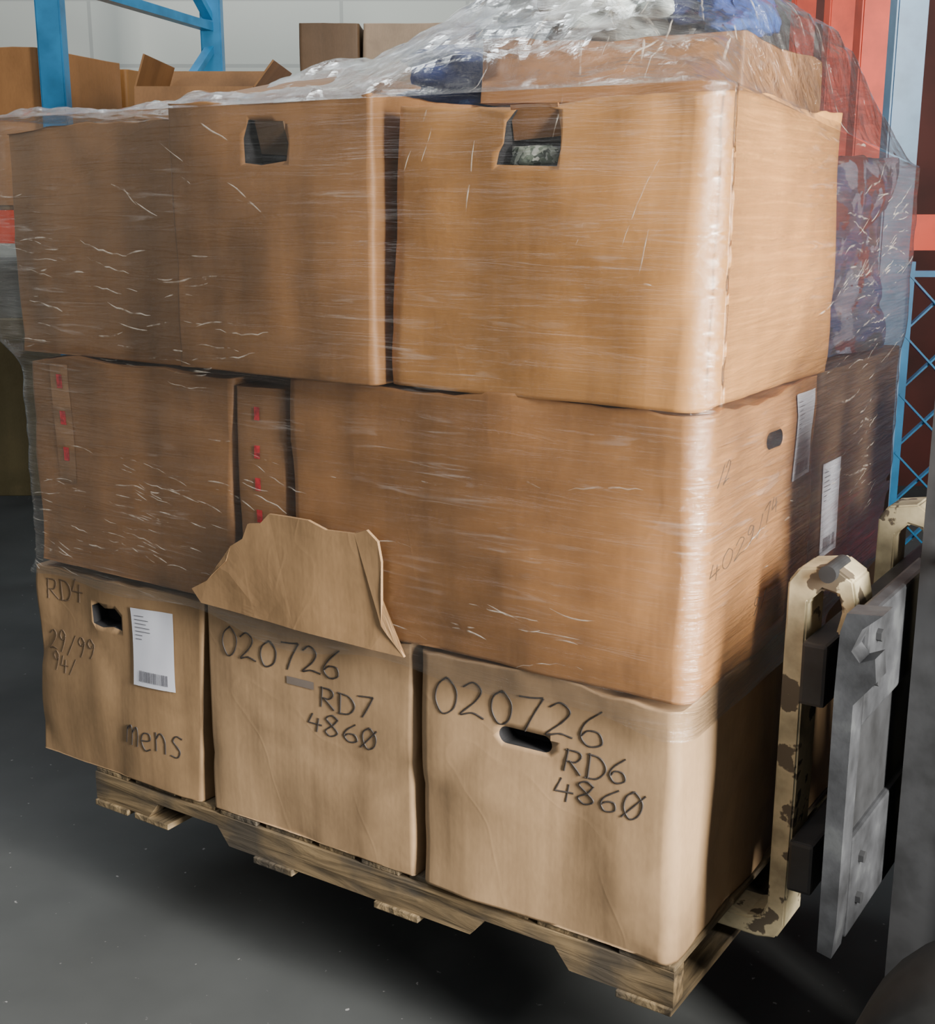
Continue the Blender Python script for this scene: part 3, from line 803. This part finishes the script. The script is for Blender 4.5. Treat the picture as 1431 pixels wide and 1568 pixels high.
for (a, b_, c, d, z0, z1) in [(-2.95, -2.2, 6.85, 7.35, .952, 1.0), (-2.95, -2.9, 6.85, 7.35, 1, 1.25), (-2.25, -2.2, 6.85, 7.35, 1, 1.25), (-2.95, -2.2, 6.85, 6.88, 1, 1.25), (-2.95, -2.2, 7.32, 7.35, 1, 1.25), (-2.97, -2.18, 6.83, 6.86, 1.2, 1.24)]:
    add_box(bm, a, b_, c, d, z0, z1)
obj_from_bm('plastic_crate', bm, CR)

carton(-1.2, -.68, 4.5, 5.0, 0, .62, CB[1], 25, M=I4, n=5)
carton(-1.2, -.68, 4.5, 5.0, .625, 1.25, CB[2], 26, M=I4, n=5)
def open_box(x0, x1, y0, y1, z0, z1, mat, name='open_cardboard_box', fl=.16, ang=(.9, 1.1, .5, .7)):
    bm = bmesh.new(); t = .006
    add_box(bm, x0, x1, y0, y1, z0, z0+t)
    add_box(bm, x0, x1, y0, y0+t, z0, z1); add_box(bm, x0, x1, y1-t, y1, z0, z1)
    add_box(bm, x0, x0+t, y0, y1, z0, z1); add_box(bm, x1-t, x1, y0, y1, z0, z1)
    def flap(p, q, d, a):
        p = Vector(p); q = Vector(q); o = Vector(d)*math.cos(a)*fl+Vector((0, 0, math.sin(a)*fl))
        n = (q-p).cross(o).normalized()*t
        v = [p, q, q+o, p+o]; A = [bm.verts.new(k) for k in v]; B_ = [bm.verts.new(k+n) for k in v]
        bm.faces.new(A); bm.faces.new(B_[::-1])
        for i in range(4): bm.faces.new([A[i], A[(i+1) % 4], B_[(i+1) % 4], B_[i]])
    flap((x0, y0, z1), (x1, y0, z1), (0, -1, 0), ang[0]); flap((x0, y1, z1), (x1, y1, z1), (0, 1, 0), ang[1])
    flap((x0, y0, z1), (x0, y1, z1), (-1, 0, 0), ang[2]); flap((x1, y0, z1), (x1, y1, z1), (1, 0, 0), ang[3])
    bmesh.ops.recalc_face_normals(bm, faces=bm.faces[:])
    return obj_from_bm(name, bm, mat)
open_box(-1.12, -.72, 4.5, 4.95, 1.256, 1.93, CB[1], ang=(-1.35, 1.0, 1.9, .9), fl=.11)

bm = bmesh.new()
for p, w in ((Vector((1.37, 4.55, 0)), .105), (Vector((1.545, 5.6, 0)), .11), (Vector((1.61, 6.5, 0)), .09), (Vector((3.6, 4.55, 0)), .105)):
    post(p, w, 0)
for z in (.3, 1.3, 2.3): add_beam(bm, (1.37, 4.55, z), (1.545, 5.6, z+.3), .05, .04, 0)
add_beam(bm, (1.37, 4.5, 1.45), (3.6, 4.5, 1.45), .06, .12, 0)
add_beam(bm, (1.37, 4.5, .2), (3.6, 4.5, .2), .06, .12, 0)
obj_from_bm('pallet_rack', bm, [RORG])
bm = bmesh.new()
for x in (-1.15, 1.2):
    for y in (6.0, 6.8): post(Vector((x, y, 0)), .08, 0, h=1.9)
for y in (6.0, 6.8): add_beam(bm, (-1.15, y, 1.84), (1.2, y, 1.84), .05, .1, 0)
add_box(bm, -1.15, 1.2, 5.97, 6.83, 1.895, 1.92, 1)
obj_from_bm('storage_shelf', bm, [RBLUE, WOODY])
carton(-.76, -.48, 6.05, 6.5, 1.925, 2.33, CB[6], 27, M=I4, n=5)  # darker board carries the shade of a box side in its colour
carton(-.47, .04, 6.02, 6.5, 1.925, 2.33, cardboard('grey_cardboard', (.27, .20, .14), 12), 28, M=I4, n=5)
bm = bmesh.new(); post(Vector((1.286, 3.95, 0)), .08, 0, h=3.4)
obj_from_bm('steel_post', bm, RBLUEL)
bm = bmesh.new()
x0, x1, zl, zh = 1.46, 3.1, .12, 1.32; s = .2; y = 4.3
n = int((x1-x0)/s)
for i in range(-6, n):
    for sgn in (1, -1):
        a = x0+i*s; b_ = a+6*s
        za, zb_ = (zl, zh) if sgn > 0 else (zh, zl)
        ta = max(0, (x0-a)/(b_-a)); tb_ = min(1, (x1-a)/(b_-a))
        if tb_ > ta: add_beam(bm, (a+(b_-a)*ta, y+.012*sgn, za+(zb_-za)*ta), (a+(b_-a)*tb_, y+.012*sgn, za+(zb_-za)*tb_), .022, .006)
for z in (zl, zh): add_beam(bm, (x0, y, z), (x1, y, z), .03, .02)
for x in (x0, x1): add_beam(bm, (x, y, 0), (x, y, 1.36), .04, .04)
obj_from_bm('folding_lattice_gate', bm, RBLUE)
slab('dark_red_backdrop', 1.75, 4.2, 7.0, 7.06, 0, 3.6, simple('dark_red_backdrop_color', (.07, .012, .008), .6, var=.4, scale=2))  # made-up panel standing in for a stack of red things

# ================================================================== LIGHT
w = bpy.data.worlds.new('World'); scene.world = w; w.use_nodes = True
nt = w.node_tree; bg = nt.nodes['Background']
tc = N(nt, 'ShaderNodeTexCoord'); sx = N(nt, 'ShaderNodeSeparateXYZ'); nt.links.new(tc.outputs['Generated'], sx.inputs[0])
ma = N(nt, 'ShaderNodeMath', operation='MULTIPLY_ADD'); ma.inputs[1].default_value = .5; ma.inputs[2].default_value = .5; nt.links.new(sx.outputs['Z'], ma.inputs[0])
def gcol(v): return (v*.95, v*.97, v, 1)
r = ramp(nt, [(0, gcol(.08)), (.5, gcol(.16)), (.58, gcol(.2)), (.63, gcol(1.0)), (.72, gcol(1.0)), (.77, gcol(.25)), (1, gcol(.35))])  # bright band added to give the film something to reflect
nt.links.new(ma.outputs[0], r.inputs['Fac']); nt.links.new(r.outputs['Color'], bg.inputs['Color'])
bg.inputs['Strength'].default_value = .72
def area(name, loc, target, sx, sy, power, col=(1, 1, 1)):
    L = bpy.data.lights.new(name, 'AREA'); L.shape = 'RECTANGLE'; L.size = sx; L.size_y = sy; L.energy = power; L.color = col
    o = bpy.data.objects.new(name, L); COL.objects.link(o); o.location = loc
    o.rotation_euler = (Vector(target)-Vector(loc)).to_track_quat('-Z', 'Y').to_euler()
    return o
kp = LOAD @ Vector((2.6, -.68, 1.80))
area('side_key_light', kp, LOAD @ Vector((0, .1, 1.4)), .55, 2.1, 560, (1, .95, .87))  # key light from the right; its source is unseen and not modelled
area('overhead_area_light', (-1.5, 1.2, 4.6), (-.6, 3, 0), 2.5, 2.5, 60, (.97, .98, 1))  # unseen overhead area light
area('overhead_area_light', (-1.0, 6.2, 4.7), (-1.0, 7.4, 1), 3, 1, 110, (.9, .97, 1))  # unseen lamp added to brighten the back wall

# ================================================================== CAMERA
cam = bpy.data.cameras.new('camera'); co = bpy.data.objects.new('camera', cam); COL.objects.link(co)
co.location = (0, 0, 1.55); co.rotation_euler = (math.radians(90-13.66), 0, 0)
cam.sensor_fit = 'HORIZONTAL'; cam.sensor_width = 36; cam.lens = 36*1950/1431
cam.clip_start = .05
scene.camera = co
